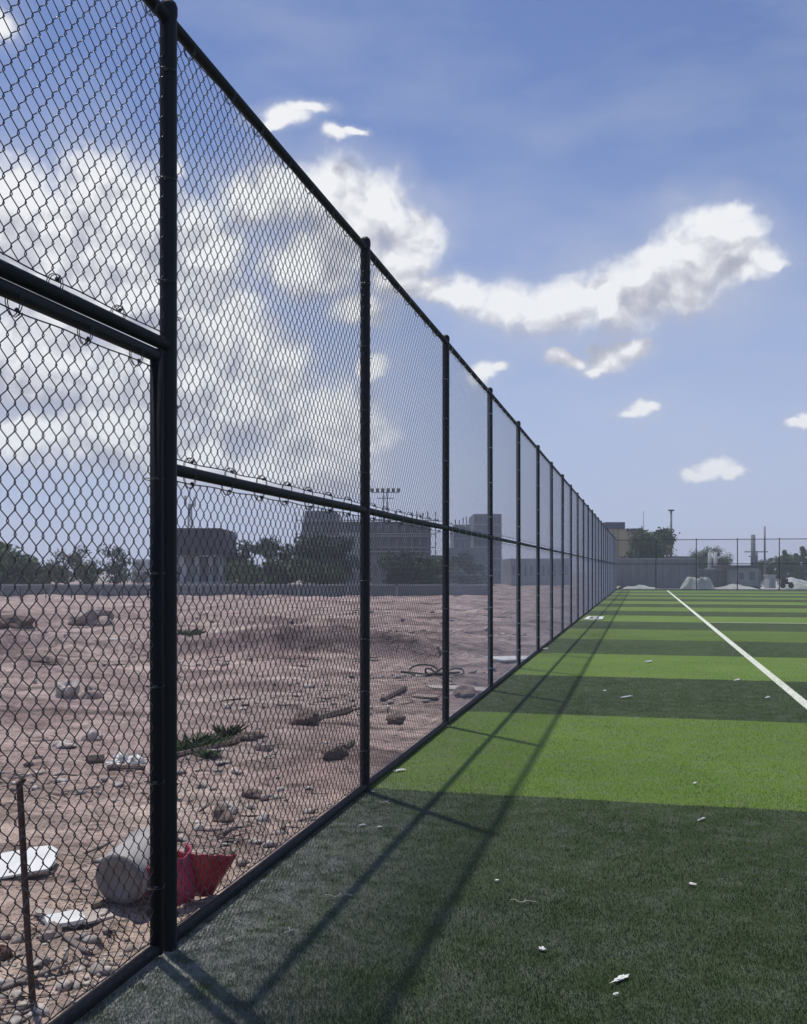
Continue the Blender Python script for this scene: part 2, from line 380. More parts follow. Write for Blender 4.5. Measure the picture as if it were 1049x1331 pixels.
# ------------------------------------------------------------------ the chain link fences
WR = .0024
def weave(y0, y1, z0, z1, pitch_y=.0755, pitch_z=.084, r=WR, n=3):
    nc = max(2, round((y1-y0)/(pitch_y/2))); cw = (y1-y0)/nc
    nr = max(2, round((z1-z0)/(pitch_z/2))); rh = (z1-z0)/nr
    ang = [2*math.pi*k/n for k in range(n)]
    V = []; Q = []; base = 0
    for c in range(nc):
        pts = []
        for k in range(nr+1):
            side = (c + k) % 2                    # node column of this wire at this row
            yy = y0 + (c+side)*cw; zz = z0 + k*rh
            din = .0035 if side else -.0035
            jy = .0015*math.sin(c*1.7+k*2.3); 
            inn = -.0022 if side else .0022
            lo = 0 if k == 0 else -.005; hi = 0 if k == nr else .005
            pts.append((din, yy - inn*0 + jy, zz+lo)); pts.append((-din*.2, yy + (0.0016 if side else -.0016)+jy, zz+hi))
        P = np.array(pts); T = np.gradient(P, axis=0); T /= np.linalg.norm(T, axis=1)[:, None]
        A = np.cross(T, np.array([1.0, 0, 0])); A /= np.linalg.norm(A, axis=1)[:, None]; B = np.cross(T, A)
        ring = np.stack([P + r*(A*math.cos(a)+B*math.sin(a)) for a in ang], 1)
        m = len(P); V.append(ring.reshape(-1, 3))
        i = np.arange(m-1)[:, None]*n; k = np.arange(n)[None, :]
        Q.append((base + np.stack([i+k, i+(k+1) % n, i+n+(k+1) % n, i+n+k], -1)).reshape(-1, 4)); base += m*n
    return np.concatenate(V), np.concatenate(Q)
def mesh_panel_mesh(name, y0, y1, z0, z1, tie_rails, posts=(None, None), seed=1, r=WR, m=None):
    V, Q = weave(y0, y1, z0, z1, r=r)
    b = MB(); rr = random.Random(seed)
    # tension wires threaded top and bottom, slightly sagging between ties
    for z in (z0, z1):
        pts = [(0.002*math.sin(k*1.1), y0+(y1-y0)*k/40, z + .003*math.sin(k*.9+seed)) for k in range(41)]
        b.tube(pts, .0028, 5)
    def tie(y, zr, zw, rad):                       # loop from the wire round the rail
        zc = (zr+zw)/2; hh = abs(zr-zw)/2 + rad*.62
        for off in (-.006, .006):
            pts = [(math.cos(t)*(rad+.002), y+off+.004*math.sin(t*2), zc+math.sin(t)*(hh+.006)) for t in [2*math.pi*k/12 for k in range(13)]]
            b.tube(pts, .0018, 4)
        s_ = 1 if zw > zr else -1
        b.rock((0.010, y, zw+s_*.002), .0095, rr.random()*9, 1, 1.0)
        b.tube([(0.012, y, zw), (0.018, y+.006, zw+s_*.012), (0.008, y+.012, zw+s_*.016)], .0018, 4)
    for zr, zw, rad in tie_rails:
        y = y0 + .16
        while y < y1-.1:
            tie(y, zr, zw, rad); y += .40 + rr.uniform(-.04, .04)
    for py, yw in posts:
        if py is None: continue
        z = z0 + .22
        while z < z1-.1:
            yc = (py+yw)/2; h2 = abs(py-yw)/2+.024
            pts = [(math.cos(t)*.042, yc+math.sin(t)*h2, z+.003*math.sin(2*t)) for t in [2*math.pi*k/12 for k in range(13)]]
            b.tube(pts, .0018, 4); b.rock((.012, yw, z), .011, rr.random()*9, 1, 1.0)
            z += .42 + rr.uniform(-.05, .05)
    V2 = np.array(b.v); tri = [f for f in b.f]
    me = bpy.data.meshes.new(name)
    nv = len(V); vs = np.concatenate([V, V2])
    lens = np.concatenate([np.full(len(Q), 4), np.array([len(f) for f in tri])])
    loops = np.concatenate([Q.ravel(), np.array([i+nv for f in tri for i in f])])
    me.vertices.add(len(vs)); me.vertices.foreach_set('co', vs.astype(np.float32).ravel())
    me.loops.add(len(loops)); me.loops.foreach_set('vertex_index', loops.astype(np.int32))
    st = np.concatenate([[0], np.cumsum(lens)[:-1]]).astype(np.int32)
    me.polygons.add(len(lens)); me.polygons.foreach_set('loop_start', st)
    me.update(calc_edges=True); me.polygons.foreach_set('use_smooth', [True]*len(me.polygons)); me.materials.append(m or m_wire)
    return me
def post_mesh():
    b = MB(); r = .036
    b.tube([(0, 0, -.25), (0, 0, 3.955)], r, 20, cap=False)
    b.lathe([(r+.003, 3.935), (r+.003, 3.965), (r*.9, 3.985), (r*.5, 3.998), (.0001, 4.003)], 20)
    return b
def link(name, me, parent, loc):
    o = bpy.data.objects.new(name, me); C.objects.link(o); o.parent = parent; o.location = loc; return o
fence = empty('chain_link_fence', (FX, Y0, 0))
tag(fence, 'tall black-framed chain link fence running along the turf beside the dirt site', 'fence')
pm = post_mesh().build('post', m_post, fence, (0, 0, 0), smooth=True)
for i in range(-1, 26):
    if i: link('post', pm.data, fence, (random.uniform(-.006, .006), i*S, random.uniform(-.012, .008) if i > 1 else 0)).rotation_euler = (random.uniform(-.003, .003), random.uniform(-.003, .003), 0)
RT, RM, RB = 3.915, 2.025, .036
def rail_mesh(r, z=0, l=S-.05):
    return MB().tube([(0, .025+l*k/4, z+(.004*math.sin(math.pi*k/4)*-1)) for k in range(5)], r, 16, cap=False)
tr = rail_mesh(.025).build('top_rail', m_rail, fence, (0, -S, RT), smooth=True)
mr = rail_mesh(.026).build('middle_rail', m_rail, fence, (0, 0, RM), smooth=True)
br = rail_mesh(.027).build('bottom_rail', m_rail, fence, (0, 0, RB), smooth=True)
hd = rail_mesh(.026).build('header_rail', m_rail, fence, (0, -S, 2.540), smooth=True)
e0, e1 = .043, S-.043
um = mesh_panel_mesh('mesh_panel', e0, e1, 2.070, 3.874, [(RT, 3.874, .025), (RM, 2.070, .026)], ((0, e0), (S, e1)), 2)
lm = mesh_panel_mesh('mesh_panel', e0, e1, .078, 1.978, [(RM, 1.978, .026)], ((0, e0), (S, e1)), 3)
um2 = mesh_panel_mesh('mesh_panel', e0, e1, 2.070, 3.874, [(RT, 3.874, .025), (RM, 2.070, .026)], ((0, e0), (S, e1)), 2, .0014, m_veil)
lm2 = mesh_panel_mesh('mesh_panel', e0, e1, .078, 1.978, [(RM, 1.978, .026)], ((0, e0), (S, e1)), 3, .0014, m_veil)
um1 = mesh_panel_mesh('mesh_panel', e0, e1, 2.070, 3.874, [(RT, 3.874, .025), (RM, 2.070, .026)], ((0, e0), (S, e1)), 7, .0016, m_veil_half)
lm1 = mesh_panel_mesh('mesh_panel', e0, e1, .078, 1.978, [(RM, 1.978, .026)], ((0, e0), (S, e1)), 8, .0016, m_veil_half)
gm = mesh_panel_mesh('mesh_panel', e0, e1, 2.583, 3.874, [(RT, 3.874, .025), (2.54, 2.583, .026)], ((0, e0), (S, e1)), 4)
link('mesh_panel', gm, fence, (0, -S, 0))
for i in range(25):
    link('top_rail', tr.data, fence, (0, i*S, RT))
    if i: link('middle_rail', mr.data, fence, (0, i*S, RM)); link('bottom_rail', br.data, fence, (0, i*S, RB))
    link('mesh_panel', (um, um1, um2)[min(i, 2)], fence, (0, i*S, 0)); link('mesh_panel', (lm, lm1, lm2)[min(i, 2)], fence, (0, i*S, 0))  # farther bays take the thinner wire with the painted pale sheen
# gate leaf in the nearest bay
gate = empty('chain_link_gate', (FX, Y0-.105, 0))
tag(gate, 'framed chain link gate leaf in the nearest bay, left of the closest thick post', 'gate')
gl = S-.21
MB().tube([(0, 0, .02), (0, 0, 2.503)], .0265, 16).build('stile', m_rail, gate, (0, 0, 0), smooth=True)
MB().tube([(0, 0, .02), (0, 0, 2.503)], .0265, 16).build('stile', m_rail, gate, (0, -gl, 0), smooth=True)
MB().tube([(0, -gl+.02, 0), (0, -.02, 0)], .0265, 16).build('top_rail', m_rail, gate, (0, 0, 2.478), smooth=True)
MB().tube([(0, -gl+.02, 0), (0, -.02, 0)], .0265, 16).build('bottom_rail', m_rail, gate, (0, 0, .040), smooth=True)
link('mesh_panel', mesh_panel_mesh('mesh_panel', -gl+.035, -.033, .082, 2.425, [(2.478, 2.425, .0265)], ((None, 0), (0, -.033)), 5), gate, (0, 0, 0))
# far fence
ff = empty('chain_link_fence', (FX, YF, 0))
tag(ff, 'distant chain link fence closing off the far end of the pitch', 'fence')
for i in range(1, 9): link('post', pm.data, ff, (i*S, 0, 0))
for i in range(8):
    for nm, d, z in (('top_rail', tr.data, RT), ('middle_rail', mr.data, RM), ('bottom_rail', br.data, RB), ('mesh_panel', um1, 0), ('mesh_panel', lm1, 0)):
        link(nm, d, ff, (i*S, 0, z)).rotation_euler = (0, 0, -math.pi/2)
# ------------------------------------------------------------------ things on the dirt
# rusty bar
b0 = gt(43, 1306); Zb = (b0-CAM).dot(F_)
bar = MB().tube([b0-Vector((0, 0, .2)), b0, at(36, 1215, Zb), at(31, 1120, Zb+.01), at(26, 1030, Zb+.03), at(25, 1020, Zb+.03), at(31, 1012, Zb+.03)], [.0125]*5+[.013, .012], 8)
tag(bar.build('steel_bar', m_rust, origin=b0, smooth=True), 'thin rusty steel bar standing in the dirt close behind the gate, its tip bent', 'bar')
# bucket on its side
p = gt(153, 1179); Zk = (p-CAM).dot(F_); r = 35/F_PX*Zk
c = Vector((p.x, p.y, p.z+r*.98))
bk = empty('plastic_bucket', (p.x, p.y, p.z))
tag(bk, 'pale grey plastic tub lying on its side with its round end facing the turf', 'bucket')
ax = (F_*.93 + R_*.27 + U_*.13).normalized()
Mb = Matrix.Translation(c-Vector((p.x, p.y, p.z))) @ ax.to_track_quat('Z', 'Y').to_matrix().to_4x4()
MB().lathe([(r*.97, .012), (r*1.0, .02), (r*1.03, .05), (r*1.03, .06), (r*1.0, .065), (r*1.10, .28), (r*1.15, .285), (r*1.15, .30), (r*1.06, .295), (r*.95, .08)], 36, Mb).build('body', m_foam, bk, smooth=True)
MB().lathe([(.0001, .008), (r*.55, .006), (r*.58, .0), (r*.85, -.002), (r*.97, .004), (r*.985, .014)], 36, Mb).build('base', m_lid, bk, smooth=True)
# torn red basin: two curved shells
p = gt(262, 1180); rb = tag(empty('broken_basin', (p.x, p.y, p.z)), 'broken red and pink plastic basin lying against the fence foot beside the thick post', 'basin')
def shell(cx, cy, r0, r1, h, a0, a1, tilt, tz_, name, m, jag, seed):
    n = 26; rows = 8; vs = []
    for j in range(rows+1):
        for k in range(n+1):
            t = a0+(a1-a0)*k/n; f = j/rows
            hh = h*(1 + jag*mnoise.noise(Vector((k*.33, seed, 0))))*f
            rr = r0+(r1-r0)*f + .008*mnoise.noise(Vector((k*.2, f*2, seed)))
            vs.append(Vector((rr*math.cos(t), rr*math.sin(t), hh)))
    Mt = Matrix.Translation((cx, cy, tz_)) @ Matrix.Rotation(tilt[1], 4, 'Y') @ Matrix.Rotation(tilt[0], 4, 'X')
    b = MB(); b.add([Mt @ v for v in vs], [(j*(n+1)+k, j*(n+1)+k+1, (j+1)*(n+1)+k+1, (j+1)*(n+1)+k) for j in range(rows) for k in range(n)])
    o = b.build(name, m, rb, smooth=True); md = o.modifiers.new('thick', 'SOLIDIFY'); md.thickness = .004; return o
m_red2 = m_red
qa = gt(236, 1176)-p; qb = gt(262, 1172)-p
shell(qa.x-.02, qa.y+.02, .08, .125, .24, math.radians(-150), math.radians(60), (math.radians(8), math.radians(-14)), 0, 'torn_side', m_pink, .12, 1.5)
shell(qb.x-.06, qb.y+.10, .07, .17, .215, math.radians(-125), math.radians(5), (math.radians(-10), math.radians(4)), .0, 'basin_wall', m_red2, .04, 4.2)
# white boards and slabs
def slab(px, py, w, d, t, rz, m, label, name, cat, tilt=(0, 0), seed=0, lift=0):
    p = gt(px, py); b = MB(); n = 14; vs = []
    out = [(math.cos(2*math.pi*k/n), math.sin(2*math.pi*k/n)) for k in range(n)]
    pts = []
    for k, (cx, cy) in enumerate(out):
        m_ = max(abs(cx), abs(cy)); q = 1/m_*(1+.16*mnoise.noise(Vector((k*.9, seed, 0))))
        pts.append((cx*q*w/2, cy*q*d/2))
    for z in (0, t):
        for i, (x, y) in enumerate(pts): vs.append((x, y, z + .25*t*mnoise.noise(Vector((i*.7, z*30, seed)))))
    b.add(vs, [tuple(range(n-1, -1, -1)), tuple(range(n, 2*n))]+[(k, (k+1) % n, n+(k+1) % n, n+k) for k in range(n)])
    o = b.build(name, m); o.location = (p.x, p.y, p.z+.012+lift); o.rotation_euler = (tilt[0], tilt[1], rz)
    return tag(o, label, cat)
slab(30, 1132, .34, .30, .012, .5, m_white, 'white broken board lying flat behind the rusty bar', 'board', 'board', (.16, -.1), 1, .03)
slab(84, 1204, .17, .11, .02, .9, m_white, 'small bright white slab fragment on the dirt in front of the tub', 'board', 'board', (.1, .05), 2.2, .01)
slab(62, 1192, .10, .06, .015, .2, m_stone_w, 'little off-white chip just left of the bright white fragment', 'board', 'board', (.05, .15), 3.3)
slab(120, 1196, .20, .12, .012, 1.2, m_stone_w, 'pale flat piece under the left side of the tub', 'board', 'board', (.1, .1), 4.3)
slab(600, 897, .9, .35, .02, .2, m_stone_w, 'pale flat sheet in the dirt behind the fourth fence bay', 'board', 'board', (.02, .05), 6.1)
slab(668, 858, 1.3, .35, .03, 1.0, m_white, 'white torn sheet against the foot of the fence several bays away', 'board', 'board', (.1, .05), 7.1)
slab(553, 907, .35, .14, .02, -.2, m_stone, 'thin reddish grey offcut on the dirt in the third bay', 'board', 'board', (.1, .0), 8.1)
def stone(px, py, r, m, label, seed, flat=.7, stretch=(1, 1), group=None):
    p = gt(px, py); b = MB().rock((0, 0, 0), r, seed, 3, flat, rough=.42, stretch=stretch)
    o = b.build('rock', m); o.location = (p.x, p.y, p.z+r*flat*.35); tag(o, label, 'rock', group)
stone(86, 908, .15, m_stone_w, 'pale upright rounded rock high in the left bay', 1.1, 1.1)
stone(118, 902, .11, m_stone, 'grey rounded rock right of the pale upright one', 2.6, 1.0)
stone(122, 812, .45, m_stone, 'large far boulder below the hedge, seen through the gate', 3.2, .7, (1.3, 1))
stone(86, 972, .085, m_stone_w, 'pale egg-shaped rock above the dark timber offcut', 4.4, .6, (1.3, 1))
stone(120, 962, .09, m_stone_w, 'whitish wedge rock right of the egg-shaped one', 5.1, .8)
stone(12, 818, .45, m_stone_d, 'dark lump of earth at the far left edge', 6.2, .6, (1.4, 1))
stone(50, 862, .20, m_stone_d, 'small dark hole-like clod left of the middle distance', 7.8, .5)
stone(288, 1063, .075, m_stone_d, 'dark broken brick lump midway along the second bay', 8.5, .75, (1.5, .8))
stone(300, 1056, .05, m_stone_w, 'pale stone leaning on the dark brick lump', 9.4, 1.0)
stone(330, 1037, .055, m_stone_d, 'brown rounded clod just right of the brick lump', 10.3, .8, (1.3, 1))
stone(345, 1040, .04, m_stone, 'small grey pebble stone beside the brown clod', 11.9, .8)
stone(322, 963, .12, m_stone_d, 'black lump at the right end of the weed strip', 12.2, .5, (1.6, .8))
stone(343, 975, .07, m_stone, 'grey chunk below the black lump', 13.7, .9)
stone(398, 941, .13, m_stone_d, 'dark pointed clod in the middle of the second bay', 14.1, .8)
stone(433, 984, .09, m_stone_d, 'dark square block near the second post', 15.6, .8, (1.3, .9))
stone(515, 939, .10, m_stone_d, 'dark lump in the third bay low down', 16.3, .7)
stone(606, 905, .16, m_stone_d, 'dark tuft-like clod at the fence foot in the fourth bay', 17.2, .6, (1.5, 1))
stone(133, 1190, .03, m_stone_w, 'small smooth pale stone directly under the tub', 18.8, .7, (1.3, 1))
stone(66, 1218, .045, m_stone, 'grey angular stone by the white fragments', 19.4, .8)
stone(2, 1245, .04, m_rust, 'small rust brown lump at the left border low down', 20.4, 1.0)
# timbers
def timber(px0, py0, px1, py1, w, m, label, name='timber', cat='timber', lift=.02):
    a = gt(px0, py0); b_ = gt(px1, py1); a.z += lift; b_.z += lift; L = (b_-a); n = 7
    bb = MB(); pts = [a+L*k/(n-1)+Vector((0, 0, .012*mnoise.noise(Vector((k, px0, 0))))) for k in range(n)]
    bb.tube(pts, [w*(.9+.2*mnoise.noise(Vector((k*1.7, py0, 0)))) for k in range(n)], 6)
    tag(bb.build(name, m, origin=a), label, cat)
timber(113, 991, 135, 990, .05, m_wood, 'short dark timber offcut behind the gate')
timber(140, 1000, 188, 1001, .022, m_stone_d, 'dark stick under the white scraps left of the thick post')
timber(120, 1184, 190, 1158, .016, m_wood, 'brown stick running from under the tub to the thick post')
timber(30, 1144, 70, 1139, .010, m_stone_d, 'thin dark stick along the front of the white board')
timber(17, 1122, 36, 1123, .014, m_stone_d, 'short dark peg lying on the white board')
timber(408, 938, 455, 925, .05, m_wood, 'long weathered plank in the second bay by its far post')
timber(447, 975, 458, 968, .035, m_wood, 'stub of wood behind the square block')
timber(497, 912, 526, 896, .04, m_stone_d, 'dark forked branch in the third bay', )
timber(532, 824, 552, 822, .07, m_wood, 'faint far branch high in the third bay')
timber(228, 985, 310, 966, .03, m_stone_d, 'black pipe lying along the weed strip')
# bent steel scrap
p = gt(550, 878)
def loop(cx, cy, rx, ry, n, h, tw): return [p+Vector((cx+rx*math.cos(t), cy+ry*math.sin(t), h*(.5+.5*math.sin(t*tw)))) for t in [2*math.pi*k/n*1.15 for k in range(n+1)]]
sb = MB()
sb.tube(loop(0, 0, .22, .12, 14, .16, 1), .016, 6); sb.tube(loop(.2, .05, .18, .10, 12, .12, 2), .014, 6); sb.tube(loop(.42, .1, .2, .08, 10, .12, 1.5), .012, 6)
sb.tube([p+Vector((-.35, 0, .05)), p+Vector((.1, -.15, .03)), p+Vector((.55, .1, .05))], .02, 6)
tag(sb.build('steel_scrap', m_black, origin=p), 'tangle of bent black steel scrap on the dirt in the third bay', 'scrap metal')
# crumpled white scraps behind gate
def crumple(px, py, r, m, label, seed, name='plastic_scrap', cat='scrap', flat=.5, dirt=True, stretch=(1, 1)):
    p = gt(px, py) if dirt else gnd(px, py); vs, fs = ICO[3]; out = []
    for v in vs:
        k = 1+.9*mnoise.noise(v*2.2+Vector((seed*5, 0, 0)))+.5*mnoise.noise(v*6+Vector((0, seed*3, 0)))
        out.append((v.x*k*r*stretch[0], v.y*k*r*stretch[1], max(-.3*r, v.z*k*r*flat)))
    o = MB().add(out, fs).build(name, m); o.location = (p.x, p.y, p.z+r*.3*flat+(0 if dirt else .012)); o.rotation_euler = (0, 0, seed*2.3)
    tag(o, label, cat)
crumple(148, 993, .05, m_paper, 'crumpled white plastic scrap beside the dark timber offcut', 1.2)
crumple(158, 990, .055, m_paper, 'upright oval white scrap in the middle of the row left of the post', 2.3, flat=1.0)
crumple(176, 992, .065, m_paper, 'ragged white scrap with folds nearest the thick post', 3.1, flat=.8)
# weeds strip: separate clumps
def weed(px, py, r, h, label, seed, n=60):
    p = gt(px, py); b = MB(); rr = random.Random(seed)
    for i in range(n):
        a = rr.uniform(0, 6.28); q = Vector((math.cos(a), math.sin(a), 0)); s0 = q*r*rr.random()*1.2
        hh = h*rr.uniform(.4, 1); w = rr.uniform(.004, .012); t = Vector((-q.y, q.x, 0))*w
        tip = s0+q*hh*rr.uniform(.2, 1)+Vector((0, 0, hh))
        mid = s0+q*hh*.15+Vector((0, 0, hh*.6))
        b.add([s0*.25-t*.8, s0*.25+t*.8, mid+t, tip, mid-t], [(0, 1, 2, 3, 4)])
    o = b.build('weed', m_weed); o.location = p; tag(o, label, 'weed', 'weeds in the strip behind the second bay')
for i, (x, y, r, h, l) in enumerate([(236, 978, .16, .12, 'green weed clump touching the thick post on its right'), (258, 972, .2, .14, 'widest green weed clump in the dark strip behind the second bay'),
        (277, 968, .14, .10, 'low green weed clump mid strip'), (297, 960, .12, .16, 'tallest dark weed clump near the black lump'), (268, 985, .10, .07, 'smallest weed clump below the strip'),
        (235, 828, .5, .22, 'far green weed patch right of the thick post')]):
    weed(x, y, r, h, l, i, 90 if i < 5 else 160)
# ------------------------------------------------------------------ litter on the turf
LIT = [(520, 1003, .030, 'largest white scrap at the fence side of the near light green stripe', (1.6, .8)), (470, 1075, .014, 'small white scrap near the second post foot', (1.8, .6)),
       (493, 1077, .012, 'tiny white scrap right of the one near the second post', (1.3, .8)), (485, 1031, .012, 'white crumb touching the second post foot', (1, 1)),
       (903, 1020, .014, 'small cream scrap on the near light green stripe', (1.2, 1)), (900, 1152, .016, 'thin white scrap on the dark turf right of centre', (.6, 1.5)),
       (806, 1276, .026, 'white curled scrap nearest the bottom of the picture', (1.5, .7)), (801, 1296, .010, 'faint crumb just below the curled scrap', (1.4, .7)),
       (646, 1097+50, .010, 'pale crumb on the dark turf left of centre', (1, 1)), (582, 945, .022, 'white lump at the third post foot', (1, 1)),
       (705, 1237, .016, 'small forked white scrap low on the dark turf', (.7, 1.3)), (912, 1067, .018, 'bent white strip just below the light stripe edge', (2.2, .5)),
       (814, 907, .05, 'long pale scrap on the second dark stripe', (2.4, .35)), (786, 899, .022, 'white dot left of the long pale scrap', (1, 1)),
       (843, 861, .06, 'faint cream scrap on the second light stripe', (2, .5)), (958, 885, .05, 'yellowish scrap at the stripe edge before the side line', (1.6, .5)),
       (998, 908, .035, 'small scrap right of the side line on the dark stripe', (1.5, .6)), (709, 844, .05, 'white scrap by the fence foot several posts away', (1.5, .7))]
for i, (x, y, r, l, st) in enumerate(LIT):
    crumple(x, y, r*.8, m_paper, l, i*1.37+.4, 'litter_scrap', 'litter', .22+.2*((i*5) % 3)/2, False, (st[0]*1.25, st[1]*.8))
def twig(px, py, L, ang, label, seed):
    p = gnd(px, py); rr = random.Random(seed); pts = [Vector((L*(k/6-.5), L*.10*math.sin(k*1.3+seed), .017+.004*math.sin(k*2))) for k in range(7)]
    b = MB().tube(pts, .0022, 5); b.tube([pts[3], pts[3]+Vector((.012, .03, .006))], .0016, 4)
    o = b.build('twig', m_twig); o.location = p; o.rotation_euler = (0, 0, ang); tag(o, label, 'twig')
twig(680, 1176, .12, .1, 'pale bent twig in the middle of the dark turf', 1)
twig(440, 1168, .13, .35, 'thin curved twig on the dark turf between the shadow lines', 2)
twig(500, 1046, .09, -.2, 'little pale twig right of the second post foot', 3)
twig(378, 1215, .07, .9, 'short upright-looking twig near the inner shadow line', 4)
# white worn sheet on the turf near the fence
p = gnd(773, 804); ws = MB()
for (x, y, w, d) in ((-.22, 0, .12, 2.0), (.2, .1, .14, 1.9), (0, .85, .36, .35), (-.02, -.75, .30, .40), (.02, .05, .14, .5)):
    ws.box((x, y, .016+abs(x)*.02), (w, d, .012), rz=.05*x)
tag(ws.build('plastic_sheet', m_paper, origin=None), 'white torn plastic sheet with holes lying on the turf beside the fence far away', 'sheet').location = (p.x, p.y, 0)
# ------------------------------------------------------------------ trees
def tree(px, Zd, top_py, base_z, rad_px, kind, label, cat='tree', group=None, n=1500, shape='round', seed=1, leaf=None, low=.15, sparse=0):
    rr = random.Random(seed); base = at(px, HOR, Zd); base.z = base_z
    top = CAM.z + (HOR-top_py)/F_PX*Zd; H = top-base_z; R = rad_px/F_PX*Zd
    T = empty('conifer_tree' if shape == 'cone' else 'tree', base, rr.random()*6.28); tag(T, label, cat, group)
    b = MB(); tr_ = max(.05, H*.02)
    trunk = [Vector((0.03*H*math.sin(k*.9+seed), .03*H*math.cos(k*1.3+seed), H*.85*k/6)) for k in range(7)]
    trunk[0] = Vector((0, 0, -.3)); b.tube(trunk, [tr_*(1.3-k*.19) for k in range(7)], 7)
    cl = []
    nb = {'cone': 26, 'column': 22}.get(shape, 12)
    for i in range(nb):
        f = rr.uniform(.2, .95) if shape != 'cone' else .12+.86*i/nb
        a = rr.uniform(0, 6.28)
        if shape == 'cone': rad = R*(1-f)*rr.uniform(.65, 1.1)+.05*R
        elif shape == 'column': rad = R*rr.uniform(.4, .95)*(math.sin(math.pi*min(1, f*.9+.1))**.5)
        else: rad = R*rr.uniform(.45, 1.0)*math.sqrt(max(.05, 1-((f-.55)/.5)**2))
        s0 = trunk[min(5, int(f*6*.8))]; e = Vector((math.cos(a)*rad, math.sin(a)*rad, H*(low+(.97-low)*f)))
        if shape == 'cone': e.z -= .06*H*(1-f)
        b.tube([s0, (s0+e)/2+Vector((0, 0, .04*H)), e], [tr_*.45, tr_*.3, tr_*.1], 5)
        cl.append((e, (1.9 if shape == 'column' else 1.45 if Zd > 120 else 1)*R*(rr.uniform(.22, .48) if shape != 'cone' else .16+.22*(1-f)))); 
        if shape != 'cone': cl.append(((s0+e)*.5+Vector((0, 0, .05*H)), R*rr.uniform(.25, .45)))
    b.build('trunk', m_bark, T, smooth=True)
    V = []; T_ = []
    ls = leaf or max(.09 if Zd > 90 else .05, R*.075)
    rg = np.random.default_rng(seed)
    per = max(20, n//len(cl))
    for (c, r) in cl:
        d = rg.standard_normal((per, 3)); d /= np.linalg.norm(d, axis=1)[:, None]
        rad = r*rg.random(per)**(.45)*(1+.5*(rg.random(per) < .12)*rg.random(per))
        pc = np.array(c)+d*rad[:, None]*np.array([1, 1, .8])
        pc = pc[pc[:, 2] > H*.04]
        k = len(pc); u = rg.standard_normal((k, 3)); u /= np.linalg.norm(u, axis=1)[:, None]
        w = np.cross(u, rg.standard_normal((k, 3))); w /= np.linalg.norm(w, axis=1)[:, None]
        s = ls*rg.uniform(.5, 1.4, (k, 1)); u = u*s; w = w*s*.5
        V.append(np.stack([pc-u, pc+w*.9-u*.1, pc+u, pc-w], 1).reshape(-1, 3))
        ct = rg.random(); T_ += list(np.repeat(np.clip(ct+.25*rg.standard_normal(k), 0, 1), 4))
    V = np.concatenate(V); me = bulk('crown', V, np.arange(len(V)).reshape(-1, 4), m_leafs[kind])
    a = me.attributes.new('tone', 'FLOAT', 'POINT'); a.data.foreach_set('value', T_)
    o = bpy.data.objects.new('crown', me); C.objects.link(o); o.parent = T
    return T
GB = -.3
# left side, behind the low wall
tree(10, 66, 712, 0, 46, 0, 'dense green bushy tree at the far left edge', seed=11, n=5000, low=.02)
tree(52, 70, 722, 0, 30, 0, 'low round tree right of the leftmost bushy one', seed=12, n=3000, low=.02)
tree(85, 64, 703, 0, 27, 2, 'tall thin-leaved tree with ragged top seen through the gate', seed=13, n=1600, low=.1)
tree(112, 68, 722, 0, 26, 0, 'short green bush between the two ragged trees', seed=14, n=2800, low=.02)
tree(152, 66, 704, 0, 24, 1, 'dark ragged tree just left of the thick post', seed=15, n=1900, low=.08)
tree(180, 72, 726, 0, 16, 2, 'sparse dry shrub half hidden by the thick post', seed=16, n=700, low=.05)
for i, (x, tp, r, k, l) in enumerate([(298, 712, 22, 0, 'green shrub beside the dark-roofed pavilion'), (328, 700, 30, 1, 'round dark tree next after the pavilion shrub'),
        (362, 696, 32, 1, 'broad dark tree in the middle of the row behind the second bay'), (398, 694, 30, 1, 'dark tree under the left end of the scaffolded block'),
        (440, 698, 34, 1, 'wide tree close to the second post'), (372, 728, 30, 0, 'bright low bush in front of the broad dark tree'), (320, 732, 28, 0, 'low bush in front of the round dark tree'), (418, 728, 30, 0, 'low bush near the second post'), (520, 716, 34, 1, 'dark wide tree behind the third bay'), (560, 722, 28, 0, 'greener low tree at the right of the third bay'), (608, 720, 24, 1, 'dark low tree behind the fourth bay')]):
    tree(x, 80 if i < 5 else 72, tp, 0, r, k, l, seed=30+i, n=4200, low=.03, group='trees behind the long low wall')
# right side
tree(848, 104, 691, GB, 32, 0, 'big dark tree in front of the tan tower', seed=51, n=11000, low=.12)
tree(822, 102, 706, GB, 17, 1, 'small rounded tree at the foot of the tan tower', seed=52, n=1800, low=.1)
tree(868, 101, 706, GB, 12, 2, 'sparse tree at the right side of the big dark one', seed=53, n=700, low=.2)
for i, (x, tp, r) in enumerate([(909, 714, 11), (918, 711, 11), (931, 710, 11), (941, 714, 10)]):
    tree(x, 112, tp, GB, r, 3, ['leftmost pale poplar behind the far fence', 'pale poplar beside the first white post', 'tallest pale poplar between the white posts', 'rightmost narrow pale poplar'][i], seed=60+i, n=6500, shape='column', low=.05, group='poplars behind the far fence')
for i, (x, tp, r, sh) in enumerate([(990, 728, 13, 'round'), (999, 723, 14, 'round'), (1011, 720, 13, 'round'), (1020, 713, 11, 'cone'), (1028, 721, 13, 'round'), (1036, 718, 12, 'cone'), (1044, 708, 13, 'cone'), (1056, 718, 14, 'round')]):
    tree(x, 125, tp, GB, r, 0, ['leftmost low dark tree of the far right clump', 'second dark rounded tree beside the thin mast', 'rounded dark tree behind the last fence post', 'pointed fir rising above its rounded neighbours',
         'low rounded tree right of the pointed fir', 'smaller fir left of the tallest one', 'tallest dark fir near the right border', 'dark round tree cut by the right border'][i], seed=70+i, n=5500, shape=sh, low=.02, group='dark trees at the far right')
